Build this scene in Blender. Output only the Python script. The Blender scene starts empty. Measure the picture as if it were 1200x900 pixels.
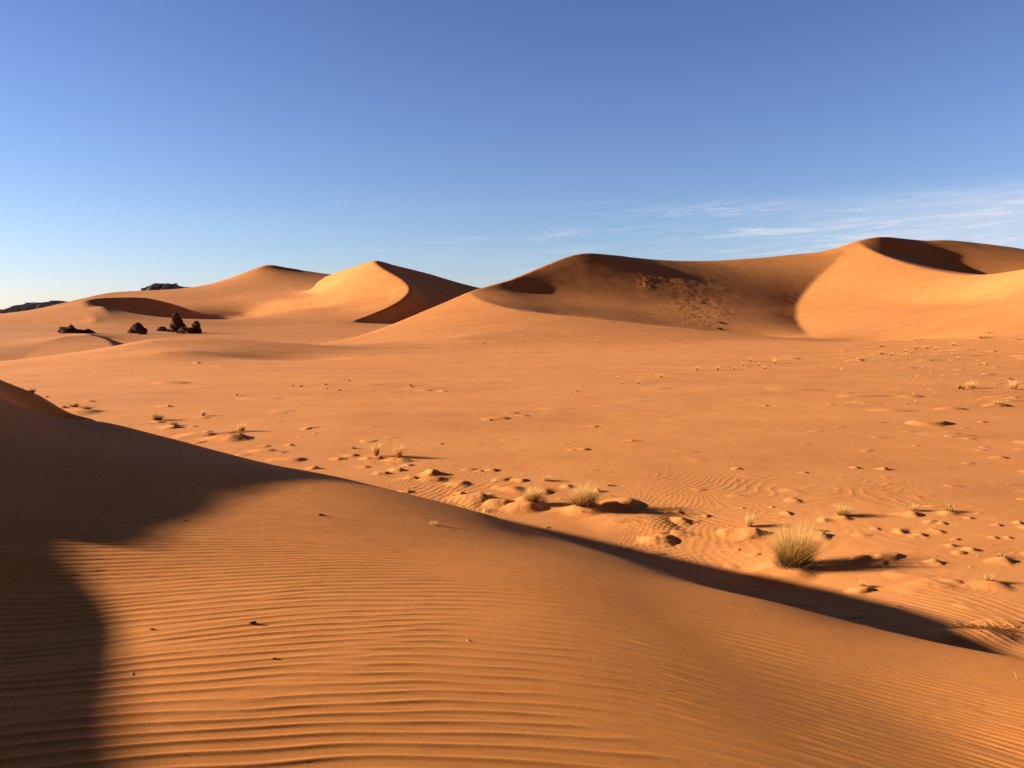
import bpy, math, random, bmesh
import numpy as np
from mathutils import Vector
rng = np.random.default_rng(7)
random.seed(7)
R = math.radians

# ------------------------------------------------------------------ camera model
F_PX, HOR = 906.0, 376.0
ZC = 5.0                                   # camera height above the datum
PITCH = math.atan((450 - HOR) / F_PX)
CT, ST = math.cos(PITCH), math.sin(PITCH)
def ray(px, py):
    u, v = (px - 600) / F_PX, (450 - py) / F_PX
    return np.array([u, CT + v * ST, -ST + v * CT])
def P(px, py, d):                           # sight line at forward distance d  (z relative to the camera)
    r = ray(px, py); return r * (d / r[1])
def PZ(px, py, z):
    r = ray(px, py); return r * (z / r[2])
def Q(px, d, z):                            # a point known by bearing, distance and height
    return np.array([(px - 600) / F_PX * d / CT, d, z])

SUN_EL, SUN_AZ = 14.0, 6.0                  # azimuth: degrees forward of due left
SUN = np.array([-math.cos(R(SUN_EL)) * math.cos(R(SUN_AZ)), math.cos(R(SUN_EL)) * math.sin(R(SUN_AZ)), math.sin(R(SUN_EL))])

# ------------------------------------------------------------------ numpy noise
def smooth_tile(n, beta=0.0, lo=0.0, hi=0.08, seed=0):
    g = np.random.default_rng(seed)
    f = np.fft.fft2(g.standard_normal((n, n)))
    fy, fx = np.meshgrid(np.fft.fftfreq(n), np.fft.fftfreq(n), indexing='ij')
    k = np.hypot(fx, fy)
    w = np.exp(-(k / hi) ** 2) * (k > lo) / np.maximum(k, 1e-4) ** beta
    a = np.real(np.fft.ifft2(f * w)); a -= a.mean()
    return a / a.std()
T1 = smooth_tile(512, 0, 0, 0.06, 1)        # single band, feature about 12 cells
T2 = smooth_tile(1024, 1.6, 0.003, 0.25, 2) # fractal
def samp(T, u, v):
    n = T.shape[0]
    u = u % n; v = v % n
    i = np.floor(u).astype(np.int64); j = np.floor(v).astype(np.int64)
    fu = u - i; fv = v - j
    i %= n; j %= n
    i1 = (i + 1) % n; j1 = (j + 1) % n
    return (T[i, j] * (1 - fu) + T[i1, j] * fu) * (1 - fv) + (T[i, j1] * (1 - fu) + T[i1, j1] * fu) * fv
def n1(x, y, scale, off=0): return samp(T1, x / scale * 12 + off * 37.3, y / scale * 12 + off * 91.7)
def n2(x, y, scale, off=0): return samp(T2, x / scale * 60 + off * 137.3, y / scale * 60 + off * 51.7)
def sstep(a, b, x):
    t = np.clip((x - a) / (b - a), 0, 1); return t * t * (3 - 2 * t)

# ------------------------------------------------------------------ far land: diffusion surface through ridge and foot lines
TH0, TH1, DTH = R(-64), R(64), R(0.15)
L0, L1, DL = math.log(9), math.log(6000), 0.0026
NT = int((TH1 - TH0) / DTH) + 1; NL = int((L1 - L0) / DL) + 1
H_, S_ = 'hard', 'soft'
def cat(pts, n=24):                         # Catmull-Rom through points in (bearing, log r, z/r)
    p = [np.array([math.atan2(q[0], q[1]), math.log(math.hypot(q[0], q[1])), q[2] / math.hypot(q[0], q[1])]) for q in pts]
    p = [2 * p[0] - p[1]] + p + [2 * p[-1] - p[-2]]
    out = []
    for i in range(1, len(p) - 2):
        a, b, c, d = p[i - 1:i + 3]
        da, db, dc = [max(np.linalg.norm((y - x)[:2]), 1e-5) ** .5 for x, y in ((a, b), (b, c), (c, d))]
        t0, t1 = 0, da; t2 = t1 + db; t3 = t2 + dc
        for k in range(n):
            t = t1 + (t2 - t1) * k / n
            A1 = (t1 - t) / (t1 - t0) * a + (t - t0) / (t1 - t0) * b
            A2 = (t2 - t) / (t2 - t1) * b + (t - t1) / (t2 - t1) * c
            A3 = (t3 - t) / (t3 - t2) * c + (t - t2) / (t3 - t2) * d
            B1 = (t2 - t) / (t2 - t0) * A1 + (t - t0) / (t2 - t0) * A2
            B2 = (t3 - t) / (t3 - t1) * A2 + (t - t1) / (t3 - t1) * A3
            out.append((t2 - t) / (t2 - t1) * B1 + (t - t1) / (t2 - t1) * B2)
    out.append(p[-2])
    return np.array(out)
CURVES = [
 # --- near plain
 (S_, [PZ(-500, 560, -4.5), PZ(0, 560, -4.5), PZ(600, 560, -4.5), PZ(1100, 560, -4.5), PZ(1700, 560, -4.5)]),
 (S_, [PZ(-500, 475, -4.5), PZ(0, 475, -4.55), PZ(600, 475, -4.5), PZ(1100, 475, -4.5), PZ(1700, 475, -4.5)]),
 (S_, [PZ(420, 432, -4.5), PZ(700, 430, -4.4), PZ(950, 430, -4.3), PZ(1250, 430, -4.2), PZ(1700, 430, -4.2)]),
 (S_, [P(430, 411, 118), P(560, 408, 122), P(700, 403, 128), P(850, 401, 135)]),
 (S_, [PZ(520, 592, -4.7), PZ(640, 618, -4.85), PZ(760, 645, -5.0), PZ(860, 672, -5.05), PZ(960, 702, -4.8), PZ(1080, 738, -4.45), PZ(1250, 770, -4.2)]),
 # --- low swell in front of the rocks
 (S_, [P(-300, 460, 55), P(-100, 446, 66), P(0, 433, 77), P(70, 421, 86), P(130, 409, 95), P(165, 398.5, 104), P(190, 393, 110), P(230, 393, 112), P(270, 395, 112), P(330, 400, 113), P(400, 406, 115)]),
 (S_, [Q(-300, 100, -7), Q(0, 112, -7.4), Q(100, 135, -7.4), Q(180, 150, -7.0), Q(300, 165, -5.6), Q(380, 170, -5.6)]),
 (S_, [Q(150, 86, -3.9), Q(210, 90, -3.15), Q(255, 91, -3.9), Q(310, 93, -4.9), Q(390, 98, -4.95)]),
 # --- small dune by the rocks
 (H_, [P(-50, 447, 112), P(0, 436, 125), P(27, 421, 145), P(50, 405, 165), P(77, 394.5, 178), P(105, 393.5, 182), P(124, 398, 176), P(132, 405, 164), P(134, 414, 150)]),
 (S_, [Q(150, 150, -7.3), Q(168, 172, -7.3), Q(160, 195, -7.4), Q(143, 213, -7.3), Q(128, 232, -6.0)]),
 (H_, [P(105, 393.5, 182), P(104, 392.4, 198), P(103, 391.2, 216), P(101, 390.2, 236)]),
 (S_, [P(-150, 412, 150), P(-20, 405, 170), P(20, 397, 200), P(70, 394, 225)]),
 # --- ground around the rocks
 (S_, [P(-100, 396, 230), P(0, 393, 240), P(60, 390, 245), P(115, 390, 250), P(160, 391, 262), P(220, 391, 285), P(300, 389, 300), P(400, 387, 310)]),
 (S_, [P(270, 383, 350), P(330, 382, 360), P(400, 381, 360), P(465, 380, 372)]),
 # --- crescent dune behind the rocks
 (H_, [P(82, 358, 385), P(98, 352, 395), P(113, 349, 405), P(143, 348, 425), P(173, 349, 448), P(200, 355, 470), P(227, 364, 490), P(248, 370, 503), P(263, 372.5, 510)]),
 (H_, [P(269, 374.5, 507), P(260, 380, 478), P(245, 383, 456), P(228, 384, 438), P(207, 383, 423), P(188, 380.5, 412), P(166, 374, 402), P(146, 364, 398)]),
 (H_, [P(98, 352, 395), P(101, 360, 375), P(107, 367, 355), P(112, 376, 330)]),
 (S_, [P(118, 358, 375), P(128, 368, 355), P(138, 378, 330), P(150, 384, 310)]),
 (S_, [P(-100, 384, 330), P(0, 383, 330), P(60, 381, 330), P(95, 382, 322)]),
 (S_, [P(285, 373, 530), P(340, 366, 500), P(390, 362, 480)]),
 # --- long skyline of the left dunes
 (H_, [P(-200, 390, 420), P(-60, 381, 440), P(0, 374, 460), P(30, 366, 500), P(75, 354.5, 580), P(100, 348.5, 620), P(130, 342.5, 660), P(165, 340.5, 700), P(200, 339.5, 740), P(240, 334, 770), P(270, 325, 790), P(298, 313, 800), P(306, 309.3, 803), P(314, 307.7, 806), P(323, 309.8, 810), P(345, 314, 820), P(370, 318.5, 830), P(388, 321, 835), P(470, 330, 860)]),
 (S_, [P(250, 352, 600), P(300, 345, 620), P(345, 345, 600), P(380, 350, 540)]),
 # --- sharp S-crested dune
 (H_, [P(372, 327, 590), P(388, 321, 580), P(400, 316.5, 565), P(418, 311, 545), P(436, 305.5, 525), P(441, 305, 523), P(460, 310, 540), P(500, 320, 575), P(530, 329, 600), P(556, 336, 620), P(640, 352, 640)]),
 (H_, [P(436, 305.5, 525), P(440, 309, 515), P(450, 315, 502), P(463, 322, 488), P(474, 329, 474), P(480, 336, 460), P(479, 343, 447), P(470, 352, 430), P(455, 361, 412), P(436, 369, 394), P(415, 376, 378)]),
 (H_, [P(417, 378, 374), P(438, 379.5, 392), P(462, 380.5, 412), Q(490, 430, -3), Q(530, 452, -2), Q(545, 480, 2), Q(562, 520, 6), Q(590, 570, 8), Q(650, 610, 8)]),
 (S_, [P(330, 347, 540), P(370, 350, 510), P(420, 352, 470), P(455, 350, 450)]),
 (S_, [P(330, 362, 460), P(380, 360, 455), P(415, 366, 420)]),
 # --- great dune: left flank and back skyline
 (H_, [P(400, 407, 150), P(430, 395.5, 175), P(460, 382, 197), P(500, 363.5, 215), P(550, 342, 229), P(575, 334, 240), P(600, 326.5, 250), P(640, 310, 270), P(668, 299, 284), P(685, 296, 290), P(715, 298, 299), P(740, 301, 307), P(770, 304, 317), P(800, 305.5, 327), P(830, 305.5, 338), P(860, 304, 344), P(900, 301, 350), P(930, 298, 354), P(960, 295, 357), P(985, 289, 359), P(1005, 282, 362), P(1020, 278.5, 366), P(1035, 277, 370), P(1060, 279.5, 377), P(1080, 281.5, 383), P(1110, 281, 390), P(1150, 285, 398), P(1200, 292, 405), P(1300, 312, 410), P(1500, 340, 410)]),
 (S_, [Q(380, 190, -5.8), Q(420, 222, -5.4), Q(455, 245, -5.0), Q(490, 265, -4.6), Q(530, 292, -4), Q(575, 330, -4), Q(640, 375, -4), Q(720, 430, -3), Q(800, 480, -3), Q(1000, 560, -3), Q(1350, 600, -3)]),
 # front rim of the bowl
 (H_, [P(550, 342, 229), P(560, 349, 218), P(580, 356.5, 205), P(620, 365, 191), P(680, 371, 180), P(740, 377.5, 172), P(800, 384, 165), P(870, 391.5, 158), P(930, 397, 152)]),
 (S_, [P(930, 397, 152), P(980, 401, 147), P(1060, 402.5, 138), P(1110, 400, 131), P(1160, 394, 124), P(1200, 386, 119), P(1320, 374, 112), P(1500, 365, 105)]),
 (S_, [Q(1000, 168, -6.2), Q(1060, 160, -5.8), Q(1140, 148, -4.2), Q(1230, 142, -2.6), Q(1400, 138, -1.5)]),
 (S_, [P(598, 343, 233), P(632, 346, 243), P(704, 352, 244), P(776, 357, 247), P(848, 361, 252), P(900, 361, 262)]),
 (S_, [Q(640, 205, 1.4), Q(700, 207, .3), Q(760, 207, -1.8), Q(830, 206, -4.3), Q(900, 203, -6.2)]),
 # crease between the shaded wall and the lit face
 (H_, [P(1003, 285, 358), P(990, 297, 347), P(975, 311, 333), P(958, 327, 317), P(943, 344, 295), P(933, 362, 268), P(935, 376, 247), P(942, 387, 223), P(950, 394, 198), P(958, 399, 170)]),
 # ridge of the lit face
 (H_, [P(1005, 282, 362), P(1012, 288, 351), P(1030, 297, 331), P(1055, 306, 308), P(1085, 314.5, 284), P(1110, 319.5, 266), P(1130, 322, 250), P(1160, 321, 232), P(1200, 315, 210), P(1260, 305, 192), P(1400, 290, 180)]),
 (S_, [Q(1050, 355, 31), Q(1085, 350, 25), Q(1130, 340, 17), Q(1200, 318, 7.5), Q(1350, 285, 2)]),
 (S_, [P(1000, 350, 268), P(1060, 355, 238), P(1130, 357, 207), P(1200, 350, 180), P(1300, 345, 160)]),
 # foot of the lit left flank
 (S_, [P(510, 409, 122), P(525, 401, 132), P(545, 394, 140), P(580, 389, 148), P(640, 387, 152), P(720, 390, 148), P(800, 394, 143)]),
 # --- beyond
 (S_, [Q(-400, 540, -9), Q(-100, 560, -9), Q(0, 575, -8), Q(35, 620, -5), Q(80, 700, 4), Q(125, 780, 12), Q(175, 850, 18)]),
 (S_, [Q(-300, 760, -10), Q(0, 800, -10), Q(120, 950, -6), Q(250, 1050, -4)]),
 (S_, [Q(-900, 900, -8), Q(-300, 1000, -8), Q(100, 1200, -6), Q(400, 1200, -5), Q(700, 1200, -5), Q(1200, 1100, -5), Q(1900, 900, -5)]),
 (S_, [Q(-900, 2600, -12), Q(100, 2600, -12), Q(700, 2600, -12), Q(1900, 2600, -12)]),
 (S_, [Q(-900, 300, -5), Q(-600, 300, -5), Q(-400, 310, -5)]),
]
def box_blur(a, r, ax, mode='edge'):
    if r < 1: return a
    pad = [(0, 0), (0, 0)]; pad[ax] = (r + 1, r)
    c = np.cumsum(np.pad(a, pad, mode=mode), axis=ax)
    n = a.shape[ax]
    hi = np.take(c, range(2 * r + 1, 2 * r + 1 + n), axis=ax); lo = np.take(c, range(0, n), axis=ax)
    return (hi - lo) / (2 * r + 1)
def blur(a, rt, rl, it=3):
    for _ in range(it): a = box_blur(box_blur(a, rt, 0), rl, 1)
    return a
def solve_far():
    val = np.zeros((NT, NL)); cnt = np.zeros((NT, NL)); hard = np.zeros((NT, NL))
    for kind, pts in CURVES:
        c = cat(pts, 40)
        seg = [c[0][None]]
        for a, b in zip(c[:-1], c[1:]):
            m = int(max(abs(b[0] - a[0]) / DTH, abs(b[1] - a[1]) / DL) * 2) + 1
            t = (np.arange(m) + 1)[:, None] / m
            seg.append(a + (b - a) * t)
        s = np.concatenate(seg)
        i = np.round((s[:, 0] - TH0) / DTH).astype(int); j = np.round((s[:, 1] - L0) / DL).astype(int)
        ok = (i >= 0) & (i < NT) & (j >= 0) & (j < NL)
        i, j, s = i[ok], j[ok], s[ok]
        z = s[:, 2] * np.exp(s[:, 1])
        np.add.at(val, (i, j), z); np.add.at(cnt, (i, j), 1)
        if kind == H_: hard[i, j] = 1
    for j0, z0 in ((0, -4.5), (NL - 3, -14.0)):
        val[:, j0:j0 + 3] = z0; cnt[:, j0:j0 + 3] = 1
    rowr = np.exp(L0 + DL * np.arange(NL))
    g = None
    for lv in (64, 32, 16, 8, 4, 2, 1):
        nt, nl = -(-NT // lv), -(-NL // lv)
        V = np.zeros((nt * lv, nl * lv)); C = np.zeros_like(V)
        V[:NT, :NL] = np.where(cnt > 0, val / np.maximum(cnt, 1), 0); C[:NT, :NL] = cnt > 0
        V = V.reshape(nt, lv, nl, lv).sum((1, 3)); C = C.reshape(nt, lv, nl, lv).sum((1, 3))
        fix = C > 0; V = np.where(fix, V / np.maximum(C, 1), 0)
        if g is None: g = np.full((nt, nl), -5.0)
        else: g = np.repeat(np.repeat(g, 2, 0), 2, 1)[:nt, :nl]; 
        if g.shape != (nt, nl):
            g = np.pad(g, ((0, nt - g.shape[0]), (0, nl - g.shape[1])), mode='edge')
        wt, wl = 1 / DTH ** 2, 1 / DL ** 2
        ks = 1 / (2 * (wt + wl))
        for _ in range({64: 400, 32: 300, 16: 250, 8: 200, 4: 120, 2: 60, 1: 30}[lv]):
            g[fix] = V[fix]
            p = np.pad(g, 1, mode='edge')
            g = ks * (wt * (p[:-2, 1:-1] + p[2:, 1:-1]) + wl * (p[1:-1, :-2] + p[1:-1, 2:]))
        g[fix] = V[fix]
    g = g[:NT, :NL]
    sharp = blur(hard, 8, 15, 2); sharp = np.clip(sharp / (sharp.max() * .35), 0, 1)
    g0 = blur(g, 1, 1, 1); gs = blur(g, 4, 8, 3)
    return gs + (g0 - gs) * sharp
GF = solve_far()
def far_h(x, y):
    th = np.arctan2(x, y); r = np.maximum(np.hypot(x, y), 1e-3)
    tc = np.clip((th - TH0) / DTH, 0, NT - 1.001); lc = np.clip((np.log(r) - L0) / DL, 0, NL - 1.001)
    i = tc.astype(int); j = lc.astype(int); a = tc - i; b = lc - j
    z = (GF[i, j] * (1 - a) + GF[i + 1, j] * a) * (1 - b) + (GF[i, j + 1] * (1 - a) + GF[i + 1, j + 1] * a) * b
    out = sstep(R(52), R(64), np.abs(th))
    back = -4.5 + sstep(40, 250, r) * (6 + 8 * n1(x, y, 260, 3))
    return z * (1 - out) + back * out

# ------------------------------------------------------------------ foreground dune: thin-plate surface through measured points
CREST = [(0, 445, 14.2), (60, 474, 14.0), (120, 495, 13.6), (200, 514, 12.9), (260, 530, 12.3), (330, 547, 11.6), (400, 560, 10.7), (480, 579, 9.9), (560, 600, 9.25), (630, 622, 8.45), (700, 645, 7.75), (800, 678, 6.9), (900, 704, 6.25), (1000, 729, 5.8), (1100, 752, 5.4), (1200, 772, 5.1), (1330, 795, 5.0), (1500, 820, 4.8)]
SURF = [(0, 900, 2.55), (150, 900, 2.62), (300, 900, 2.72), (600, 900, 2.9), (900, 900, 3.15), (1200, 900, 3.55),
        (0, 750, 3.85), (200, 750, 4.0), (450, 750, 4.15), (700, 750, 4.5), (1050, 830, 4.1),
        (0, 650, 5.05), (200, 650, 5.5), (400, 650, 5.9), (550, 660, 6.05),
        (0, 560, 7.1), (180, 560, 8.15), (300, 580, 8.2), (0, 500, 10.1), (110, 525, 10.0), (0, 484, 11.5), (0, 471, 12.7), (0, 458, 13.7), (30, 478, 13.1), (60, 492, 12.7), (120, 508, 12.0)]
SHADOW = [(175, 900), (152, 860), (132, 830), (125, 790), (113, 745), (95, 710), (62, 680), (110, 660), (165, 643), (215, 622), (260, 600), (300, 580), (345, 563)]
def tps(pts):
    p = np.array(pts); n = len(p)
    def K(d2): return d2 * np.log(d2 + 1e-9) * .5
    d2 = ((p[:, None, :2] - p[None, :, :2]) ** 2).sum(2)
    A = np.zeros((n + 3, n + 3)); A[:n, :n] = K(d2) + np.eye(n) * 0.001
    A[:n, n] = 1; A[:n, n + 1:] = p[:, :2]; A[n:, :n] = A[:n, n:].T
    w = np.linalg.solve(A, np.concatenate([p[:, 2], [0, 0, 0]]))
    def f(x, y):
        out = w[n] + w[n + 1] * x + w[n + 2] * y
        for k in range(n): out = out + w[k] * K((x - p[k, 0]) ** 2 + (y - p[k, 1]) ** 2)
        return out
    return f
base_pts = [P(*c) for c in SURF] + [P(*c) for c in CREST]
cr = np.array([P(*c) for c in CREST])
tan = np.gradient(cr[:, :2], axis=0); tan /= np.linalg.norm(tan, axis=1)[:, None]
nrm = np.stack([-tan[:, 1], tan[:, 0]], 1)                    # towards the plain
for c, nn in zip(cr, nrm):
    s = 1.0
    for dd, dz in ((.9, .38), (2.4, 1.35), (4.4, 2.6), (6.5, 3.6)):
        base_pts.append(np.array([c[0] + nn[0] * dd, c[1] + nn[1] * dd, c[2] - dz * s - (.25 if dd > 4 else 0)]))
for c in cr[::3]:
    base_pts.append(np.array([c[0] + 11 * .35, c[1] + 11, -8.5]))
base_pts += [P(0, 458, 16.0), P(60, 488, 15.8), P(120, 509, 15.4), P(30, 478, 17.6), P(-50, 440, 16.5), P(-60, 418, 14.4)]
base_pts += [np.array(q, float) for q in [(0, 0, -1.62), (0, -4, -1.4), (4, -3, -2.3), (8, 0, -3.4), (14, -4, -6), (16, 4, -7.5), (0, -12, -1.2), (12, -14, -5)]]
# ridge to the left whose shadow lies over the foreground (outside the frame)
TANE = math.tan(R(SUN_EL)); sx, sy = SUN[0] / math.hypot(SUN[0], SUN[1]), SUN[1] / math.hypot(SUN[0], SUN[1])
XR = -11.5
NB = len(base_pts)
def surf_hit(f, px, py):
    r = ray(px, py); r = r / r[1]; d = np.exp(np.linspace(math.log(1.5), math.log(30), 3000))
    k = np.argmax(r[2] * d < f(r[0] * d, d))
    return np.array([r[0] * d[k], d[k], r[2] * d[k]])
adj = np.zeros(len(SHADOW)); EX = []
def ridge_pts(f, learn=True):
    ridge = []
    tt = np.linspace(.7, 22, 160)
    for k, s in enumerate(SHADOW):
        q = surf_hit(f, *s); t = (XR - q[0]) / sx
        ex = (f(q[0] + sx * tt, q[1] + sy * tt) - (q[2] + TANE * tt)).max()
        if learn: adj[k] -= .7 * ex
        ridge.append((q[1] + sy * t, q[2] + TANE * t + adj[k]))
    EX.append(adj.copy()); ridge.sort()
    rp = [(XR, y, z) for y, z in ridge] + [(XR, ridge[0][0] - 3, ridge[0][1] + .4), (XR, -10, ridge[0][1]), (-15.5, 14.5, .6), (-16, 17.0, .1), (-16.5, 20.0, -.75), (-17, 22.3, -1.8), (-17, 24, -3.2), (-17, 27, -6), (-12, 34, -10)]
    rp = [np.array(q, float) for q in rp]
    side = []
    for q in rp[::2]: side += [q + np.array([-6, 0, -1.6]), q + np.array([-14, 0, -4.5]), q + np.array([-26, 0, -8])]
    return rp + side
ctl = [q.copy() for q in base_pts]
near_f = tps(ctl); nS = len(SURF)
for it in range(12):
    extra = ridge_pts(near_f, it > 0)
    near_f = tps(ctl + extra)
    dd = np.exp(np.linspace(math.log(2), math.log(26), 900))
    for k, (px, py, d) in enumerate(CREST):
        r = ray(px, py); r = r / r[1]
        sl = near_f(r[0] * dd, dd) / dd
        m = dd < d * 1.5 + 2
        err = sl[m].max() - r[2]
        ctl[nS + k][2] = np.clip(ctl[nS + k][2] - .8 * err * d, base_pts[nS + k][2] - .35, base_pts[nS + k][2] + .35)
    for k, c in enumerate(SURF):
        p = P(*c); ctl[k][2] += .5 * (p[2] - near_f(np.array([p[0]]), np.array([p[1]]))[0])
def smax(a, b, k):
    h = np.clip(.5 + .5 * (a - b) / k, 0, 1)
    return b + (a - b) * h + k * h * (1 - h)
def macro(x, y, want_mask=False):
    r = np.hypot(x, y)
    g = far_h(x, y)
    m = r < 45
    out = g.copy(); own = np.zeros(g.shape, bool)
    f = near_f(x[m], y[m]) - sstep(33, 45, r[m]) * 6
    out[m] = smax(f, g[m], .35)
    own[m] = f > g[m]
    return (out, own) if want_mask else out
# ------------------------------------------------------------------ ripples: band-passed noise gives crests that fork and fade like real ones
RN, RS = 1600, 0.0125                                       # 20 m tile, 12.5 mm cells, base wavelength 1 unit = 0.1 m
def ripple_tile(seed, su=.05, sv=.12, lam=.10):
    g = np.random.default_rng(seed)
    f = np.fft.fft2(g.standard_normal((RN, RN)))
    fu, fv = np.meshgrid(np.fft.fftfreq(RN, RS), np.fft.fftfreq(RN, RS), indexing='ij')
    w = np.exp(-(fu * lam / su) ** 2 / 2 - ((fv * lam - 1) / sv) ** 2 / 2)
    a = np.fft.ifft2(f * w)
    return a / np.sqrt((np.abs(a) ** 2).mean())
RT = ripple_tile(11)
def ripple(u, v, lam):
    k = .10 / lam / RS
    a = samp(RT, u * k, v * k)
    ph = np.angle(a); amp = np.clip(np.abs(a) * 2.0, 0, 1)
    ph2 = ph + .7 * np.sin(ph)
    return ((.5 + .5 * np.cos(ph2)) ** 1.5 - .40) * amp

MOUNDS = []       # (x, y, radius, height, tail)
def mound_at(k, x, y):
    mx, my, rad, h, tail = MOUNDS[k]
    dx = x - mx; dy = y - my
    wob = 1 + .20 * n1(dx + mx * 3, dy + my * 3, rad * 1.6)
    sx_ = np.where(dx > 0, 1.25, 1 / (1 + .9 * tail))
    wob = wob * (1 + .07 * n2(dx + mx * 2, dy * 1.6 + my * 5, rad * 3.0))
    q = np.sqrt((dx * sx_) ** 2 + dy ** 2 * 1.2) / rad * wob
    return h * np.clip(1.08 * np.exp(-(q * 1.25) ** 2.4) * (1 + .07 * n2(dx + my, dy + mx, rad * 1.5)) - .03, 0, 1.3)
def mounds_h(x, y):                                          # for a few points
    out = np.zeros_like(x)
    for k, (mx, my, rad, h, tail) in enumerate(MOUNDS):
        m = (np.abs(x - mx) < rad * (2 + tail)) & (np.abs(y - my) < rad * 2.2)
        if m.any(): out[m] = np.maximum(out[m], mound_at(k, x[m], y[m]))
    return out
def mounds_grid(x, y, AA, RR):                               # for the polar sheet
    out = np.zeros_like(x)
    for k, (mx, my, rad, h, tail) in enumerate(MOUNDS):
        r = math.hypot(mx, my); th = math.atan2(mx, my); e = rad * (2.1 + tail)
        i0, i1 = np.searchsorted(AA, [th - e / r, th + e / r]); j0, j1 = np.searchsorted(RR, [r - e, r + e])
        s = (slice(i0, i1), slice(j0, j1))
        if i1 > i0 and j1 > j0: out[s] = np.maximum(out[s], mound_at(k, x[s], y[s]))
    return out
def detail(x, y, own):
    r = np.hypot(x, y)
    h = np.zeros_like(x)
    m = r < 34
    X, Y, O = x[m], y[m], own[m].astype(float)
    # foreground: crests arc across the view
    Xs = X - .35
    arc = np.where(Xs > 0, 1.5 * (np.sqrt(1 + (Xs / 2.0) ** 2) - 1), 1.5 * (np.sqrt(1 + (Xs / 2.0) ** 2) - 1)) * (1.0 - .55 * sstep(5, 10, Y))
    v = Y + arc + .05 * n1(X, Y, 3.0, 1) + .016 * n1(X, Y, .6, 2)
    u = X - .3 * arc
    fine = sstep(.9, 3.0, X + .25 * (Y - 3) * 0) 
    so = np.log1p(np.exp((Y - 5.0) / .6)) * .6                     # finer ripples up the slope
    v = v + .75 * so
    a1 = ripple(u, v, .122) * .0080 / (1 + .55 * sstep(4, 6.5, Y))
    a2 = ripple(u + 3.3, v + .12 * X, .072) * .0058
    patch = sstep(-1.3, .6, n1(X, Y, 3.2, 5) + .9 - 1.5 * sstep(1.2, 3.0, X) + .6 * sstep(5, 3, Y))
    near = (a1 * (1 - fine) * (.75 + .25 * patch) + a2 * (fine * 1.0 + .45 * (1 - patch))) 
    calm = .4 + .6 * sstep(.35, 1.6, crest_dist(X, Y))
    near *= calm
    # plain: fans of ripples between the mounds
    v2 = .80 * Y + .60 * X + .45 * n1(X, Y, 5.0, 7) + .05 * n1(X, Y, 1.2, 8)
    u2 = -.60 * Y + .80 * X
    a3 = ripple(u2, v2, .14) * .0085
    pl = a3 * (.12 + .88 * sstep(-.5, .8, n1(X, Y, 5.5, 9) + .35 * sstep(2, 5, X)))
    hh = near * O + pl * (1 - O) * (1 - sstep(18, 30, r[m]))
    h[m] += hh
    # soft undulation and crusty patches of the plain
    po = 1 - own.astype(float)
    h += po * (.014 * n1(x, y, 9, 11) * sstep(8, 14, r) * (1 - sstep(200, 500, r)) + .006 * n2(x, y, 5.0, 12) * sstep(8, 14, r) * (1 - sstep(60, 140, r)))
    h += .03 * n2(x, y, 30, 13) * sstep(60, 120, r)
    h += .05 * n2(x, y, 90, 14) * sstep(120, 260, r) 
    h += own * .008 * n1(x, y, 1.7, 15)
    # ragged crumbs of crust, thickest along the foot of the near dune and out to the right
    pe0 = 600 + F_PX * x / np.maximum(y, 1); py0 = HOR + 4.5 / np.maximum(y, 1) * F_PX
    band = np.exp(-np.abs(py0 - np.interp(pe0, [0, 100, 250, 420, 560, 700, 820, 1000, 1200], [470, 480, 505, 540, 570, 592, 615, 640, 665])) / 16)
    dens = np.clip(band + .55 * sstep(850, 1080, pe0) + .25, 0, 1) * (y > 8) * po
    h += dens * .055 * np.clip(n1(x * .7, y, .55, 31) - 1.95 + .4 * dens, 0, 1) * (1 - sstep(30, 45, r))
    h += dens * .16 * np.clip(n1(x * .6, y, 1.7, 32) - 1.9 + .35 * dens + .3 * n1(x, y, 20, 33), 0, 1) * sstep(25, 40, r) * (1 - sstep(130, 180, r))
    # rough, half-buried rock patches on the shaded wall of the bowl
    pe = 600 + F_PX * x / np.maximum(y, 1)
    for (pc, pw, yc, yw, amp, sc_) in ((822, 36, 242, 26, .075, 8), (790, 55, 284, 14, .04, 8), (757, 8, 268, 6, .12, 7), (700, 60, 262, 18, .02, 30)):
        mm = (np.abs(pe - pc) < pw * 2) & (np.abs(y - yc) < yw * 2)
        if mm.any():
            wgt = np.exp(-((pe[mm] - pc) / pw) ** 2 - ((y[mm] - yc) / yw) ** 2)
            h[mm] += wgt * amp * (np.abs(n2(x[mm], y[mm], sc_, 21)) - .2 + .5 * n2(x[mm], y[mm], sc_ * .35, 22))
    return h
def crest_dist(x, y):
    d = np.full(x.shape, 1e9)
    for a, b in zip(cr[:-1], cr[1:]):
        ab = b[:2] - a[:2]; L = (ab ** 2).sum()
        t = np.clip(((x - a[0]) * ab[0] + (y - a[1]) * ab[1]) / L, 0, 1)
        d = np.minimum(d, np.hypot(x - a[0] - t * ab[0], y - a[1] - t * ab[1]))
    return d
def ground_hit(px, py):                                      # where a sight line meets the land
    r = ray(px, py); r = r / r[1]; d = np.exp(np.linspace(math.log(2), math.log(2500), 9000))
    z = macro(r[0] * d, d)
    k = int(np.argmax(r[2] * d < z))
    return r[0] * d[k], d[k], z[k]

def land(x, y):                                              # final height at a few points, relative to the camera
    x = np.atleast_1d(np.array(x, float)); y = np.atleast_1d(np.array(y, float))
    z, own = macro(x, y, True)
    return z + detail(x, y, own) + mounds_h(x, y)
def own_at(x, y):
    z, o = macro(np.array([x]), np.array([y]), True)
    return bool(o[0])

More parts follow.
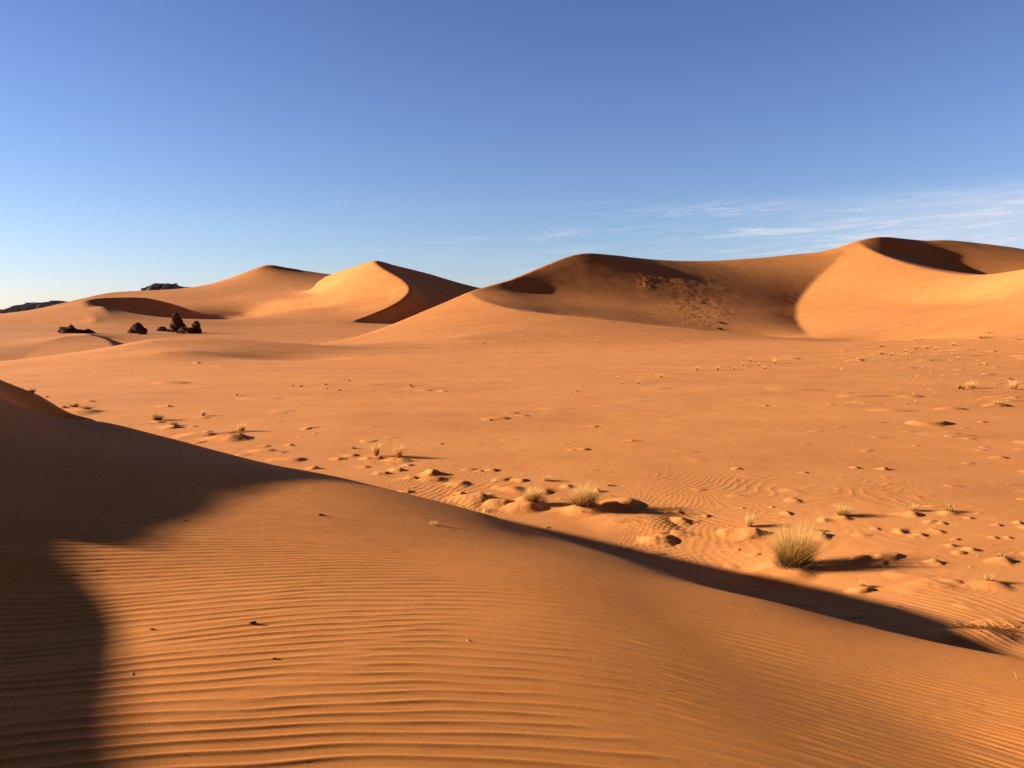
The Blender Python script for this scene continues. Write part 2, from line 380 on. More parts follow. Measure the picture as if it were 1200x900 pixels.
SUN_STRENGTH, SKY_STRENGTH = 11.4, .13
SKY_TILT = -1.3
SKY_TINT = [(0, (1.17, 1.07, 1.34)), (.10, (1.12, 1.10, 1.32)), (.25, (1.0, .98, 1.30)), (.5, (.78, .80, 1.18)), (.66, (.30, .17, .13)), (1, (.24, .11, .07))]  # overhead stops lie out of view, darkened and warmed to deepen and redden shadows
SKY_CLOUD = (5.2, 5.6, 6.6)
REGIONS = {
 0: ('sand_plain', 'wide orange sand plain dotted with small mounds and dry grass tufts', 'desert plain', 'plain'),
 1: ('sand_dune', 'rippled foreground dune, half in deep shadow at the left', 'dune', 'near'),
 2: ('sand_dune', 'biggest dune, with a shaded bowl and a bright lit face at the right', 'dune', 'plain'),
 3: ('sand_dune', 'pointed dune with a sharp S-shaped crest and a nearly black right side', 'dune', 'plain'),
 4: ('sand_dune', 'crescent dune with a dark slip face behind the dark rocks', 'dune', 'plain'),
 5: ('sand_dune', 'small bright dome-shaped dune in front of the low dark rock', 'dune', 'plain'),
 6: ('sand_dune', 'low smooth swell of sand in front of the rock tower', 'dune', 'plain'),
 7: ('sand_dune', 'long far dune with a rounded peak on the left skyline', 'dune', 'plain'),
}
def region(x, y, own):
    pe = np.where(y > 1, 600 + F_PX * x / np.maximum(y, 1), -9999)
    reg = np.zeros(x.shape, int)
    foot = np.interp(pe, [398, 430, 510, 545, 620, 720, 800, 930, 1000, 1060, 1200, 1500], [126, 124, 121, 140, 148, 150, 152, 153, 148, 142, 130, 125])
    reg[(pe > 398) & (pe < 1700) & (y > foot) & (y < 700)] = 2
    reg[(pe > -400) & (pe < 640) & (y > 555) & (y < 1000)] = 7
    reg[(pe > 320) & (pe < 640) & (y > 375) & (y < 720) & ((pe > 372) | (y < 560))] = 3
    reg[(pe > 72) & (pe < 268) & (y > 332) & (y < 515)] = 4
    reg[(pe > -60) & (pe < 136) & (y > 112) & (y < 200)] = 5
    reg[(pe > -300) & (pe < 398) & (y > 62) & (y < 122) & (pe > 165 - 1.0 * (y - 62) * 6) & (reg == 0)] = 6
    reg[own] = 1
    return reg
# ------------------------------------------------------------------ materials
def nodes(name):
    m = bpy.data.materials.new(name); m.use_nodes = True
    nt = m.node_tree; b = nt.nodes['Principled BSDF']
    return m, nt, b
def add(nt, t, **kw):
    n = nt.nodes.new(t)
    for k, v in kw.items():
        if k in n.inputs: n.inputs[k].default_value = v
        else: setattr(n, k, v)
    return n
def ramp(nt, src, stops):
    r = nt.nodes.new('ShaderNodeValToRGB'); nt.links.new(src, r.inputs[0])
    e = r.color_ramp.elements
    while len(e) < len(stops): e.new(.5)
    for s, (p, c) in zip(e, stops): s.position = p; s.color = (*c, 1) if len(c) == 3 else c
    return r.outputs[0]
def noise(nt, vec, scale, detail=4, rough=.55, dist=0):
    n = add(nt, 'ShaderNodeTexNoise', Scale=scale, Detail=detail, Roughness=rough, Distortion=dist)
    nt.links.new(vec, n.inputs['Vector']); return n.outputs['Fac']
def mix(nt, fac, a, b, mode='MIX'):
    n = nt.nodes.new('ShaderNodeMix'); n.data_type = 'RGBA'; n.blend_type = mode
    for s, v in ((n.inputs[0], fac), (n.inputs[6], a), (n.inputs[7], b)):
        if hasattr(v, 'links'): nt.links.new(v, s)
        else: s.default_value = v if isinstance(v, (int, float)) else (*v, 1)
    return n.outputs[2]
def mth(nt, op, a, b=None, c=None, clamp=False):
    n = nt.nodes.new('ShaderNodeMath'); n.operation = op; n.use_clamp = clamp
    for s, v in zip(n.inputs, (a, b, c)):
        if v is None: continue
        if hasattr(v, 'links'): nt.links.new(v, s)
        else: s.default_value = v
    return n.outputs[0]
def sand_material(name, c_mid, c_lo, c_hi, grain=True, far_relief_and_light=False):
    m, nt, b = nodes(name)
    pos = add(nt, 'ShaderNodeNewGeometry').outputs['Position']
    big = noise(nt, pos, .02 if not grain else .35, 5, .6)
    col = ramp(nt, big, [(.30, c_lo), (.5, c_mid), (.72, c_hi)])
    mid = noise(nt, pos, .35 if not grain else 6, 6, .65)
    col = mix(nt, .5, col, ramp(nt, mid, [(.25, (.84, .82, .80)), (.5, (1, 1, 1)), (.8, (1.1, 1.1, 1.1))]), 'MULTIPLY')
    st = add(nt, 'ShaderNodeMapping'); st.inputs['Scale'].default_value = (.05, .16, .1); nt.links.new(pos, st.inputs[0])
    col = mix(nt, 1.0, col, ramp(nt, noise(nt, st.outputs[0], 1.0, 6, .62, .6), [(.30, (.90, .88, .86)), (.5, (1, 1, 1)), (.70, (1.05, 1.07, 1.10))]), 'MULTIPLY')
    if far_relief_and_light:                                            # colour brightened on the flats, darkened towards the dunes, to even out the sunlight
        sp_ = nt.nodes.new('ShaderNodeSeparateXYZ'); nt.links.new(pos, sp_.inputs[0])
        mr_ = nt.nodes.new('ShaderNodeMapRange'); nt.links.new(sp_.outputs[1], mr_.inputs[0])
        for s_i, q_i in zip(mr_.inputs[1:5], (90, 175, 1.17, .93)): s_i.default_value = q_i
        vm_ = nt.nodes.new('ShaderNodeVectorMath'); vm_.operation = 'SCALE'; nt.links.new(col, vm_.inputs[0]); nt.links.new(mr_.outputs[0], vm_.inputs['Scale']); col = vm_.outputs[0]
    b2 = add(nt, 'ShaderNodeBump', Strength=.3, Distance=.04); st2 = add(nt, 'ShaderNodeMapping'); st2.inputs['Scale'].default_value = (.9, 2.2, 1); nt.links.new(pos, st2.inputs[0])
    dist = mth(nt, 'MULTIPLY', noise(nt, st2.outputs[0], 1.0, 7, .7), 1.0); nt.links.new(dist, b2.inputs['Height'])
    bump = add(nt, 'ShaderNodeBump', Strength=.5, Distance=.0012 if grain else .25)
    if grain:
        g = noise(nt, pos, 260, 3, .75)
        sp = noise(nt, pos, 900, 0, .5)
        col = mix(nt, .8, col, ramp(nt, g, [(.30, (.50, .44, .40)), (.5, (1, 1, 1)), (.70, (1.4, 1.45, 1.5))]), 'MULTIPLY')
        hs = mth(nt, 'ADD', g, mth(nt, 'MULTIPLY', sp, .6))
        nt.links.new(hs, bump.inputs['Height'])
    else:
        g = noise(nt, pos, 1.1, 8, .7)
        nt.links.new(g, bump.inputs['Height'])
    if far_relief_and_light: nt.links.new(b2.outputs[0], bump.inputs['Normal'])
    nt.links.new(bump.outputs[0], b.inputs['Normal'])
    nt.links.new(col, b.inputs['Base Color'])
    b.inputs['Roughness'].default_value = .93
    b.inputs['Specular IOR Level'].default_value = .12
    b.inputs['Diffuse Roughness'].default_value = 0
    return m
M = {}
M['near'] = sand_material('sand_near', (.90, .318, .074), (.86, .295, .064), (.94, .345, .086))
M['plain'] = sand_material('sand_plain', (.70, .262, .074), (.66, .238, .064), (.74, .287, .086), far_relief_and_light=True)

# ------------------------------------------------------------------ build the land as sheets
COL = bpy.context.scene.collection
def link(o, parent=None):
    COL.objects.link(o)
    if parent is not None: o.parent = parent
    return o
def rows():
    r = [.03, .12, .3, .5, .75, 1.0, 1.25, 1.5, 1.7]
    while r[-1] < 15: r.append(r[-1] * 1.0029)
    while r[-1] < 32: r.append(r[-1] * 1.0042)
    while r[-1] < 1100: r.append(r[-1] * 1.0052)
    while r[-1] < 9000: r.append(r[-1] * 1.03)
    return np.array(r)
def angles():
    fine = list(np.arange(-39, 39.001, .065)); a = fine
    s = .065; t = a[-1]; up = []
    while t < 180: s = min(s * 1.12, 1.5); t += s; up.append(t)
    up = [x for x in up if x < 179.5]
    return np.radians(np.array([-x for x in reversed(up)] + a + up))
RR, AA = rows(), angles()
def make_land():
    A, Rr = np.meshgrid(AA, RR, indexing='ij')
    x = Rr * np.sin(A); y = Rr * np.cos(A)
    sh = x.shape
    xf, yf = x.ravel(), y.ravel()
    z, own = macro(xf, yf, True)
    z += detail(xf, yf, own)
    z = z.reshape(sh) + mounds_grid(x, y, AA, RR); own = own.reshape(sh)
    na, nr = sh
    # region id per vertex
    reg = region(xf, yf, own.ravel()).reshape(sh)
    # vertex normals from the whole sheet, so neighbouring objects shade as one surface
    P3 = np.stack([x, y, z], -1)
    da = np.empty_like(P3); da[1:-1] = P3[2:] - P3[:-2]; da[0] = P3[1] - P3[-1]; da[-1] = P3[0] - P3[-2]
    dr = np.gradient(P3, axis=1)
    n = np.cross(da, dr); n /= np.linalg.norm(n, axis=-1)[..., None] + 1e-12
    n[n[..., 2] < 0] *= -1
    P3[..., 2] += ZC
    a0 = np.arange(na); a1 = (a0 + 1) % na
    I = a0[:, None] * nr + np.arange(nr - 1)[None]; J = a1[:, None] * nr + np.arange(nr - 1)[None]
    quads = np.stack([I, J, J + 1, I + 1], -1).reshape(-1, 4)
    fr = reg[:, :-1].reshape(-1)
    V = P3.reshape(-1, 3); NN = n.reshape(-1, 3)
    for k, (name, label, cat_, mk) in REGIONS.items():
        q = quads[fr == k]
        if not len(q): continue
        used, inv = np.unique(q, return_inverse=True); q = inv.reshape(-1, 4)
        me = bpy.data.meshes.new(name)
        me.vertices.add(len(used)); me.vertices.foreach_set('co', V[used].astype(np.float32).ravel())
        me.loops.add(q.size); me.loops.foreach_set('vertex_index', q.astype(np.int32).ravel())
        me.polygons.add(len(q)); me.polygons.foreach_set('loop_start', (np.arange(len(q)) * 4).astype(np.int32))
        me.update(calc_edges=True)
        me.polygons.foreach_set('use_smooth', np.ones(len(q), bool))
        me.materials.append(M[mk])
        me.normals_split_custom_set_from_vertices(NN[used].astype(np.float32))
        o = link(bpy.data.objects.new(name, me))
        o['label'] = label; o['category'] = cat_; o['kind'] = 'structure'
# ------------------------------------------------------------------ sand mounds (part of the plain) read off by sight line
def mound(px, py, hw, hp, tail=.5):
    x, y, z = ground_hit(px, py + hp * .3)
    MOUNDS.append((x, y, hw * y / F_PX, hp * y / F_PX * .60, tail)); return x, y
for a in [(443, 536, 8, 4, .6), (470, 538, 12, 5, .8), (413, 533, 10, 3, .8), (428, 546, 9, 3, .6), (452, 553, 9, 4, .5), (468, 549, 7, 5, .3), (480, 544, 6, 3, .3), (505, 552, 11, 8, .4),
          (512, 560, 16, 5, 1.2), (540, 566, 14, 5, .9), (560, 583, 20, 8, .9), (590, 588, 18, 7, .8), (563, 551, 7, 3, .4), (577, 550, 9, 4, .5), (602, 572, 15, 6, .6), (612, 562, 9, 4, .4),
          (618, 592, 20, 10, .5), (640, 576, 9, 4, .4), (665, 569, 8, 5, .3), (690, 595, 30, 11, .5), (716, 592, 18, 10, .3), (735, 590, 24, 9, .4), (700, 574, 7, 5, .4), (758, 612, 36, 7, .9),
          (798, 609, 14, 8, .3), (775, 632, 17, 9, .5), (795, 600, 7, 3, .4), (828, 604, 5, 4, .3), (880, 622, 17, 9, .6), (961, 626, 13, 7, .5), (933, 586, 9, 4, .4), (870, 595, 4, 2, .3),
          (921, 601, 6, 4, .3), (905, 594, 4, 2, .3), (925, 668, 34, 10, .9), (1069, 602, 12, 6, .4), (1027, 620, 6, 3, .4), (1054, 623, 7, 5, .3), (1079, 627, 7, 4, .4), (1100, 623, 10, 3, .8),
          (1115, 639, 8, 5, .3), (1139, 644, 9, 6, .4), (1176, 656, 14, 7, .4), (1121, 632, 5, 3, .3), (1165, 630, 6, 3, .4), (1182, 630, 5, 3, .3), (1104, 613, 6, 3, .3), (1137, 607, 5, 3, .3),
          (1170, 615, 6, 4, .4), (1195, 612, 5, 4, .3), (1010, 690, 12, 7, .5), (1095, 684, 26, 5, .9), (1165, 684, 26, 6, .7), (1152, 741, 40, 10, .6), (989, 607, 12, 5, .4), (1114, 602, 10, 4, .4),
          (204, 499, 9, 6, .6), (270, 512, 26, 8, 1.2), (240, 510, 18, 4, 1.2), (315, 528, 16, 5, .9), (345, 538, 16, 4, 1.0), (185, 494, 10, 3, .5), (98, 482, 22, 5, 1.0), (105, 470, 9, 3, 1.2), (238, 489, 8, 2, .5),
          (200, 448, 16, 4, .8), (498, 457, 7, 2.5, .8), (481, 453, 4, 2, .8), (520, 458, 4, 2, .6), (590, 490, 12, 3, .8), (615, 487, 9, 2, .8), (600, 484, 8, 2, .8), (573, 492, 5, 2.5, .6), (740, 516, 8, 3, .5),
          (685, 526, 9, 3, .5), (865, 548, 6, 3, .4), (1003, 546, 5, 3, .4), (1150, 395, 14, 3.5, .5), (1073, 464, 13, 3, 1), (1092, 455, 4, 3, .3), (1160, 438, 6, 3, .5), (930, 420, 9, 3, .4), (1005, 422, 7, 4, .5)]:
    mound(*a)
def band_y(px):                                              # the line of mounds along the foot of the near dune
    return np.interp(px, [0, 100, 250, 420, 560, 700, 820, 1000, 1200], [470, 480, 505, 540, 570, 592, 615, 640, 665])
k = 0
while k < 60:                                               # smaller ones, strewn over the plain in metres
    y = math.exp(random.uniform(math.log(11), math.log(120))); x = random.uniform(-.62, .70) * y
    px = 600 + F_PX * x / y; py = HOR + 4.5 / y * F_PX
    dens = math.exp(-abs(py - band_y(px)) / 14) + (.30 if px > 850 and y > 10 else .06) + (.25 if y > 45 and px > 820 else 0)
    if random.random() > dens: continue
    if own_at(x, y): continue
    rr = random.uniform(.03, .10) * (1 + y / 26); MOUNDS.append((x, y, rr, rr * random.uniform(.2, .5), random.uniform(.3, 1.6))); k += 1

make_land()

# ------------------------------------------------------------------ things that stand on the sand
def tag(o, label, cat_, group=None):
    o['label'] = label; o['category'] = cat_
    if group: o['group'] = group
    return o
def empty(name, loc):
    o = bpy.data.objects.new(name, None); o.empty_display_size = .2; o.location = loc; return link(o)
def attr_mesh(name, V, Fc, T, mat, parent=None, loc=(0, 0, 0), smooth=False):
    me = bpy.data.meshes.new(name); me.from_pydata(V, [], Fc); me.materials.append(mat)
    if T is not None:
        a = me.attributes.new('along', 'FLOAT', 'POINT'); a.data.foreach_set('value', [t[0] for t in T])
        a = me.attributes.new('shade', 'FLOAT', 'POINT'); a.data.foreach_set('value', [t[1] for t in T])
    if smooth: me.polygons.foreach_set('use_smooth', [True] * len(me.polygons))
    me.update()
    o = bpy.data.objects.new(name, me); o.location = loc
    return link(o, parent)
def grass_material(name, root, mid_, tip, var=.35):
    m, nt, b = nodes(name)
    a = add(nt, 'ShaderNodeAttribute', attribute_name='along').outputs['Fac']
    s = add(nt, 'ShaderNodeAttribute', attribute_name='shade').outputs['Fac']
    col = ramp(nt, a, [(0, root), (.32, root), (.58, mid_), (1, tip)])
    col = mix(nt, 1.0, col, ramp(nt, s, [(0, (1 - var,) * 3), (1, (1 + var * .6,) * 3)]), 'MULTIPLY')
    nt.links.new(col, b.inputs['Base Color']); b.inputs['Roughness'].default_value = .7
    b.inputs['Specular IOR Level'].default_value = .2
    b.inputs['Subsurface Weight'].default_value = 0
    tr = nt.nodes.new('ShaderNodeBsdfTranslucent'); nt.links.new(col, tr.inputs[0])
    ms = nt.nodes.new('ShaderNodeMixShader'); ms.inputs[0].default_value = .3
    nt.links.new(b.outputs[0], ms.inputs[1]); nt.links.new(tr.outputs[0], ms.inputs[2])
    nt.links.new(ms.outputs[0], nt.nodes['Material Output'].inputs[0]); return m
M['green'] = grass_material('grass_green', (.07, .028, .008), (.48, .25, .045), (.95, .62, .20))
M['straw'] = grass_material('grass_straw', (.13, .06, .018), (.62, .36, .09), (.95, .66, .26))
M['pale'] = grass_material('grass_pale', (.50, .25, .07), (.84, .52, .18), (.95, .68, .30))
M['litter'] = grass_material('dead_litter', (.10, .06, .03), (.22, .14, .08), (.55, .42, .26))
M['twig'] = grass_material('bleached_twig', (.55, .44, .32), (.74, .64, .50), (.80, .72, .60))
def blades(n, h, rb, spread, wd, droop=.35, lean=(0, 0), hvar=.45, seg=4, low=0.0):
    V, Fc, T = [], [], []
    if lean == (0, 0): lean = (random.gauss(.08, .10), random.gauss(0, .08))
    for _ in range(n):
        a = random.uniform(0, 2 * math.pi); rr = rb * math.sqrt(random.random())
        x, y = rr * math.cos(a), rr * math.sin(a)
        out = a + random.gauss(0, .7)
        tilt = spread * (.25 + .75 * rr / max(rb, 1e-6)) * random.uniform(.3, 1.45) + low
        if low == 0 and random.random() < .12: tilt += random.uniform(.2, .7)
        L = h * random.uniform(1 - hvar, 1.08); d = droop * random.uniform(.2, 1.6)
        p = Vector((x, y, -.02)); s = random.random(); w0 = wd * random.uniform(.7, 1.3)
        fa = random.uniform(0, math.pi); side = Vector((math.cos(fa), math.sin(fa), 0))
        b0 = len(V)
        for k in range(seg + 1):
            t = k / seg
            ww = w0 * (1 - .85 * t ** 1.5) * .5
            V.append(tuple(p - side * ww)); V.append(tuple(p + side * ww)); T += [(t, s), (t, s)]
            an = min(tilt + d * t * t * 2.0, 1.75)
            p = p + Vector((math.cos(out) * math.sin(an) + lean[0] * t, math.sin(out) * math.sin(an) + lean[1] * t, math.cos(an))) * (L / seg)
        for k in range(seg):
            q = b0 + 2 * k; Fc.append((q, q + 1, q + 3, q + 2))
    return V, Fc, T
def stand(px, py):
    x, y, _ = ground_hit(px, py)
    return Vector((x, y, float(land(x, y)[0]) + ZC)), y / F_PX
def tuft(px, py, hp, wp, kind, label, group=None, n=90):
    loc, m = stand(px, py); h = hp * m; rad = wp * m * .5
    spread = math.atan2(rad * 1.25, h)
    wd = max(.0035, .38 * m)
    V, Fc, T = blades(n, h * 1.12, rad * .35, spread, wd)
    o = attr_mesh('grass_tuft', V, Fc, T, M[kind], None, loc)
    return tag(o, label, 'grass tuft', group)
def big_tuft(px, py, hp, wp, label, ng, ns, nl, pale=False):
    loc, m = stand(px, py); h = hp * m; rad = wp * m * .5
    root = tag(empty('grass_tuft', loc), label, 'grass tuft')
    sp = math.atan2(rad * 1.45, h)
    attr_mesh('green_blades', *blades(ng, h * .86, rad * .42, sp, .006, .22), M['straw' if pale else 'green'], root)
    attr_mesh('straw_blades', *blades(ns, h * 1.12, rad * .38, sp * .85, .005, .20), M['straw'] if not pale else M['pale'], root)
    attr_mesh('dead_litter', *blades(nl, h * .42, rad * .7, 1.0, .007, .5, low=.35), M['litter'], root)
    return root
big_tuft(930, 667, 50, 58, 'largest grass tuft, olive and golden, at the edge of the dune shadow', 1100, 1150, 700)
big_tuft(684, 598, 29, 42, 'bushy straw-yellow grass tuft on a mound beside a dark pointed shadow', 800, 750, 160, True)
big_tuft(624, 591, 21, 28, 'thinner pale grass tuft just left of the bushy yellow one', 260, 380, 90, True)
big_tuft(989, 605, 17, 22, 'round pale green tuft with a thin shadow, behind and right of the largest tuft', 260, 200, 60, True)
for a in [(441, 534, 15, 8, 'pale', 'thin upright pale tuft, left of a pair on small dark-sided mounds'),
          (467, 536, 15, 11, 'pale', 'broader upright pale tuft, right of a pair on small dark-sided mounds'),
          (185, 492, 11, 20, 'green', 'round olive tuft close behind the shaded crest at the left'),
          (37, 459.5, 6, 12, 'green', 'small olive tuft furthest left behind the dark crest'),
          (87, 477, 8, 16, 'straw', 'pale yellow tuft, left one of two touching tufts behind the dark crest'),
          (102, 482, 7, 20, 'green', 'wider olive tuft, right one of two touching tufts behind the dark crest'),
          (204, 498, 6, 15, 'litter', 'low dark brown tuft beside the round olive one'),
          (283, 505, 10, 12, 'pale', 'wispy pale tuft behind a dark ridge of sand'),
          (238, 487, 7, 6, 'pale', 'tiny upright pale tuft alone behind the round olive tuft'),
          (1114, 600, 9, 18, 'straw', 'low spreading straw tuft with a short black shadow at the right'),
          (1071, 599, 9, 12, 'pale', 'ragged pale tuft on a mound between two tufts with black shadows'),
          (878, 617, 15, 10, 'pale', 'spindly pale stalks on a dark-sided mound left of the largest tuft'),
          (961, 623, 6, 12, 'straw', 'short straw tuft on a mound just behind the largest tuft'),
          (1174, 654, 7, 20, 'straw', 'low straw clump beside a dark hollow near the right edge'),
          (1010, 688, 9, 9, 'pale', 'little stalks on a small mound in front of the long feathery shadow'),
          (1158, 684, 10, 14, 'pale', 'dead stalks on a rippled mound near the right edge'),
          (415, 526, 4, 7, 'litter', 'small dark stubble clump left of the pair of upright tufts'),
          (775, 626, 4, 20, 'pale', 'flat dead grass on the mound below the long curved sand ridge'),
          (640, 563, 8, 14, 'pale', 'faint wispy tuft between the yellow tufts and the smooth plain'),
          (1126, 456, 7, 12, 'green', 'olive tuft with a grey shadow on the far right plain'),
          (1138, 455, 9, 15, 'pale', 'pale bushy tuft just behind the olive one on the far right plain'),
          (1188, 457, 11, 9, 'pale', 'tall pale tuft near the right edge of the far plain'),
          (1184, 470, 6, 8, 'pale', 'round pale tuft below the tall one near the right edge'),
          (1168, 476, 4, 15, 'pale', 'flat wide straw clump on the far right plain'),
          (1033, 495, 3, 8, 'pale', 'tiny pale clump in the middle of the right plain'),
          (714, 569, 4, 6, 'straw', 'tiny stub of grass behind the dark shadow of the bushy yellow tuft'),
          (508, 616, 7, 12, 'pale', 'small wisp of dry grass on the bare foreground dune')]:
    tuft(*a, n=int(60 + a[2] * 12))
row = [(816, 434, 6, 7), (841, 434, 7, 5), (860, 433, 4, 5), (853, 430, 3, 5), (871, 429, 5, 4), (879, 424, 5, 6), (889, 428, 4, 4), (896, 432, 6, 8), (908, 426, 7, 6)]
for a in row: tuft(*a, 'pale', 'pale round tuft in the short row of nine below the great dune bowl', 'row of pale tufts below the bowl', n=45)
row2 = [(1032, 416, 5, 8), (1044, 417, 4, 6), (1060, 413, 4, 4), (1068, 414, 4, 4), (1073, 409, 6, 8), (1085, 408, 4, 8), (1117, 405, 5, 5), (1149, 397, 6, 10), (1158, 391, 4, 4), (1005, 422, 4, 7), (1011, 422, 4, 5), (1096, 410, 4, 4)]
for a in row2: tuft(*a, 'pale', 'pale tuft in the line climbing the right rim under the lit dune face', 'line of tufts climbing the right rim', n=40)
mid_ = [(343, 452, 3, 4), (353, 453, 4, 4), (382, 451, 4, 5), (398, 458, 4, 4), (278, 463, 4, 4), (410, 446, 4, 4), (481, 452, 4, 4), (676, 459, 5, 4), (627, 459, 3, 4), (723, 444, 4, 4), (748, 450, 6, 6), (775, 443, 7, 6), (728, 450, 4, 4), (567, 403, 2.5, 4), (613, 400, 3, 4), (701, 401, 3.5, 6)]
for a in mid_: tuft(*a, 'pale' if a[0] > 600 else 'straw', 'tiny dry tuft scattered across the middle of the smooth plain', 'tiny tufts across the middle plain', n=36)
k = 0
while k < 70:
    px = random.triangular(930, 1230, 1130); py = random.uniform(412, 478)
    if px < 1000 and random.random() < .6: continue
    s = random.uniform(1.6, 4.2)
    tuft(px, py, s, s * random.uniform(1.2, 2.6), 'pale', 'tiny pale clump of dry grass strewn over the far right plain', 'tiny clumps over the far right plain', n=24); k += 1
k = 0
while k < 60:
    px = random.uniform(380, 1200); py = band_y(px) + random.gauss(-4, 14)
    x, y, _ = ground_hit(px, py)
    if own_at(x, y): continue
    s = random.uniform(2, 4.5)
    tuft(px, py, s, s * random.uniform(1, 2), random.choice(['pale', 'pale', 'straw', 'litter']), 'stubble of dead grass among the small mounds along the near dune foot', 'grass stubble along the near dune foot', n=16); k += 1

# flattened straw on the mound at the right
def strands(n, ext, L, w, mat, name, parent, base, along=.6):
    V, Fc, T = [], [], []
    for _ in range(n):
        x = random.gauss(0, ext[0]); y = random.gauss(0, ext[1]); a = random.gauss(-.15, along); ln = L * random.uniform(.4, 1.2); cv = random.gauss(0, .8); s = random.random()
        seg = 5; ww = w * random.uniform(.6, 1.3) * .5; lift = random.uniform(.004, .03); xs, ys = [], []
        for k in range(seg + 1):
            xs.append(base.x + x); ys.append(base.y + y); x += math.cos(a) * ln / seg; y += math.sin(a) * ln / seg; a += cv / seg
        zs = land(xs, ys) + ZC; b0 = len(V)
        for k in range(seg + 1):
            dx = xs[min(k + 1, seg)] - xs[max(k - 1, 0)]; dy = ys[min(k + 1, seg)] - ys[max(k - 1, 0)]; q = math.hypot(dx, dy) + 1e-9
            z = zs[k] - base.z + .004 + lift * math.sin(math.pi * k / seg)
            px_, py_ = xs[k] - base.x, ys[k] - base.y
            V += [(px_ - dy / q * ww, py_ + dx / q * ww, z), (px_ + dy / q * ww, py_ - dx / q * ww, z + ww)]
            T += [(k / seg, s)] * 2
        for k in range(seg): q = b0 + 2 * k; Fc.append((q, q + 1, q + 3, q + 2))
    return attr_mesh(name, V, Fc, T, M[mat], parent, (0, 0, 0) if parent else base)
loc, m = stand(1148, 737)
r_ = tag(empty('straw_heap', loc), 'flattened heap of straw on a rippled mound at the lower right', 'straw')
strands(230, (.20, .13), .30, .006, 'pale', 'pale_straw', r_, loc); strands(110, (.20, .12), .22, .007, 'straw', 'brown_straw', r_, loc); strands(4, (.08, .06), .7, .011, 'pale', 'long_stalk', r_, loc, .2)
for px, py, lab in ((985, 668, 'loose dead straw lying right of the largest tuft'), (862, 636, 'loose pale straw along a low ridge left of the largest tuft'), (730, 615, 'crumbs of dead straw under the long curved sand ridge')):
    loc, m = stand(px, py); tag(strands(26, (.14, .05), .13, .006, 'pale', 'straw_litter', None, loc), lab, 'straw')

def tube(pts, r0, r1, sides=5):
    V, Fc, T = [], [], []
    for i, p in enumerate(pts):
        d = (pts[min(i + 1, len(pts) - 1)] - pts[max(i - 1, 0)]).normalized()
        u = d.cross(Vector((.3, .1, 1))).normalized(); v = d.cross(u); t = i / (len(pts) - 1); r = r0 + (r1 - r0) * t
        for k in range(sides):
            a = 2 * math.pi * k / sides; V.append(tuple(p + u * math.cos(a) * r + v * math.sin(a) * r)); T.append((t, .5))
    for i in range(len(pts) - 1):
        for k in range(sides):
            Fc.append((i * sides + k, i * sides + (k + 1) % sides, (i + 1) * sides + (k + 1) % sides, (i + 1) * sides + k))
    Fc += [tuple(range(sides))[::-1], tuple((len(pts) - 1) * sides + k for k in range(sides))]
    return V, Fc, T
def twig(px, py, lpx, ang, rise, label, forks=0, r=.003, curve=.5, name='twig'):
    loc, m = stand(px, py); L = lpx * m; pts = []; a = ang
    x, y = 0.0, 0.0
    for k in range(8):
        t = k / 7; z = float(land(loc.x + x, loc.y + y)[0]) + ZC - loc.z
        pts.append(Vector((x, y, z + r * .6 + rise * L * math.sin(min(t * 1.3, 1) * math.pi / 2) * t)))
        x += math.cos(a) * L / 7 * (1 - .75 * min(rise, 1)); y += math.sin(a) * L / 7 * (1 - .75 * min(rise, 1)); a += curve / 7
    o = attr_mesh(name, *tube(pts, r, r * .4), M['twig'], None, loc, True)
    tag(o, label, 'twig' if name == 'twig' else 'stalk')
    for f in range(forks):
        b = pts[2 + 2 * f]; d = Vector((math.cos(a + 1.2 - 2.0 * f), math.sin(a + 1.2 - 2 * f), .9 + .3 * f)).normalized() * L * .32
        attr_mesh('branch', *tube([b, b + d * .5, b + d + Vector((L * .05, 0, 0))], r * .7, r * .3), M['twig'], o, (0, 0, 0), True)
twig(995, 724, 24, -.05, .0, 'bleached forked twig lying on the near dune crest', 2, .005)
twig(1018, 727, 9, .6, .3, 'short pale twig just right of the forked one on the crest', 1, .004)
twig(884, 694, 14, -.6, .25, 'crooked grey twig on the near dune crest below the largest tuft', 2, .004)
twig(922, 697, 12, .8, .9, 'thin hooked stalk in the shadow below the largest tuft', 0, .0025, 1.8, 'stalk')
twig(1065, 737, 6, .7, .8, 'tiny upright twig on the crest left of the straw heap', 0, .003)
twig(1180, 567, 26, -.12, .0, 'long straight pale stick lying on the open plain at the right edge', 0, .009, .05)
twig(1145, 655, 16, 2.3, .05, 'thin curved straw lying left of the low clump at the right', 0, .003, .6, 'stalk')
twig(307, 632, 26, 1.5, .9, 'thin pale stalk standing in the ripples near the shadow edge', 0, .0016, .3, 'stalk')
twig(155, 791, 20, 1.9, .05, 'curved straw lying in the ripples beside the shadow', 0, .0018, 1.6, 'stalk')
twig(118, 781, 8, .8, .3, 'short straw poking out at the edge of the shadow', 0, .0015, .4, 'stalk')
twig(35, 563, 8, 1.2, .7, 'tiny stalk standing in the deep shadow at the left', 0, .002, .3, 'stalk')
twig(586, 610, 9, 1.4, .9, 'pair of thin upright stalks on the shaded crest', 1, .0022, .3, 'stalk')
twig(1192, 794, 9, 1.8, .8, 'short upright straw at the right edge of the near dune', 0, .002, .4, 'stalk')
twig(782, 808, 1 + 8, .2, .1, 'thin root thread in the smooth sand of the near dune', 0, .0012, .6, 'stalk')

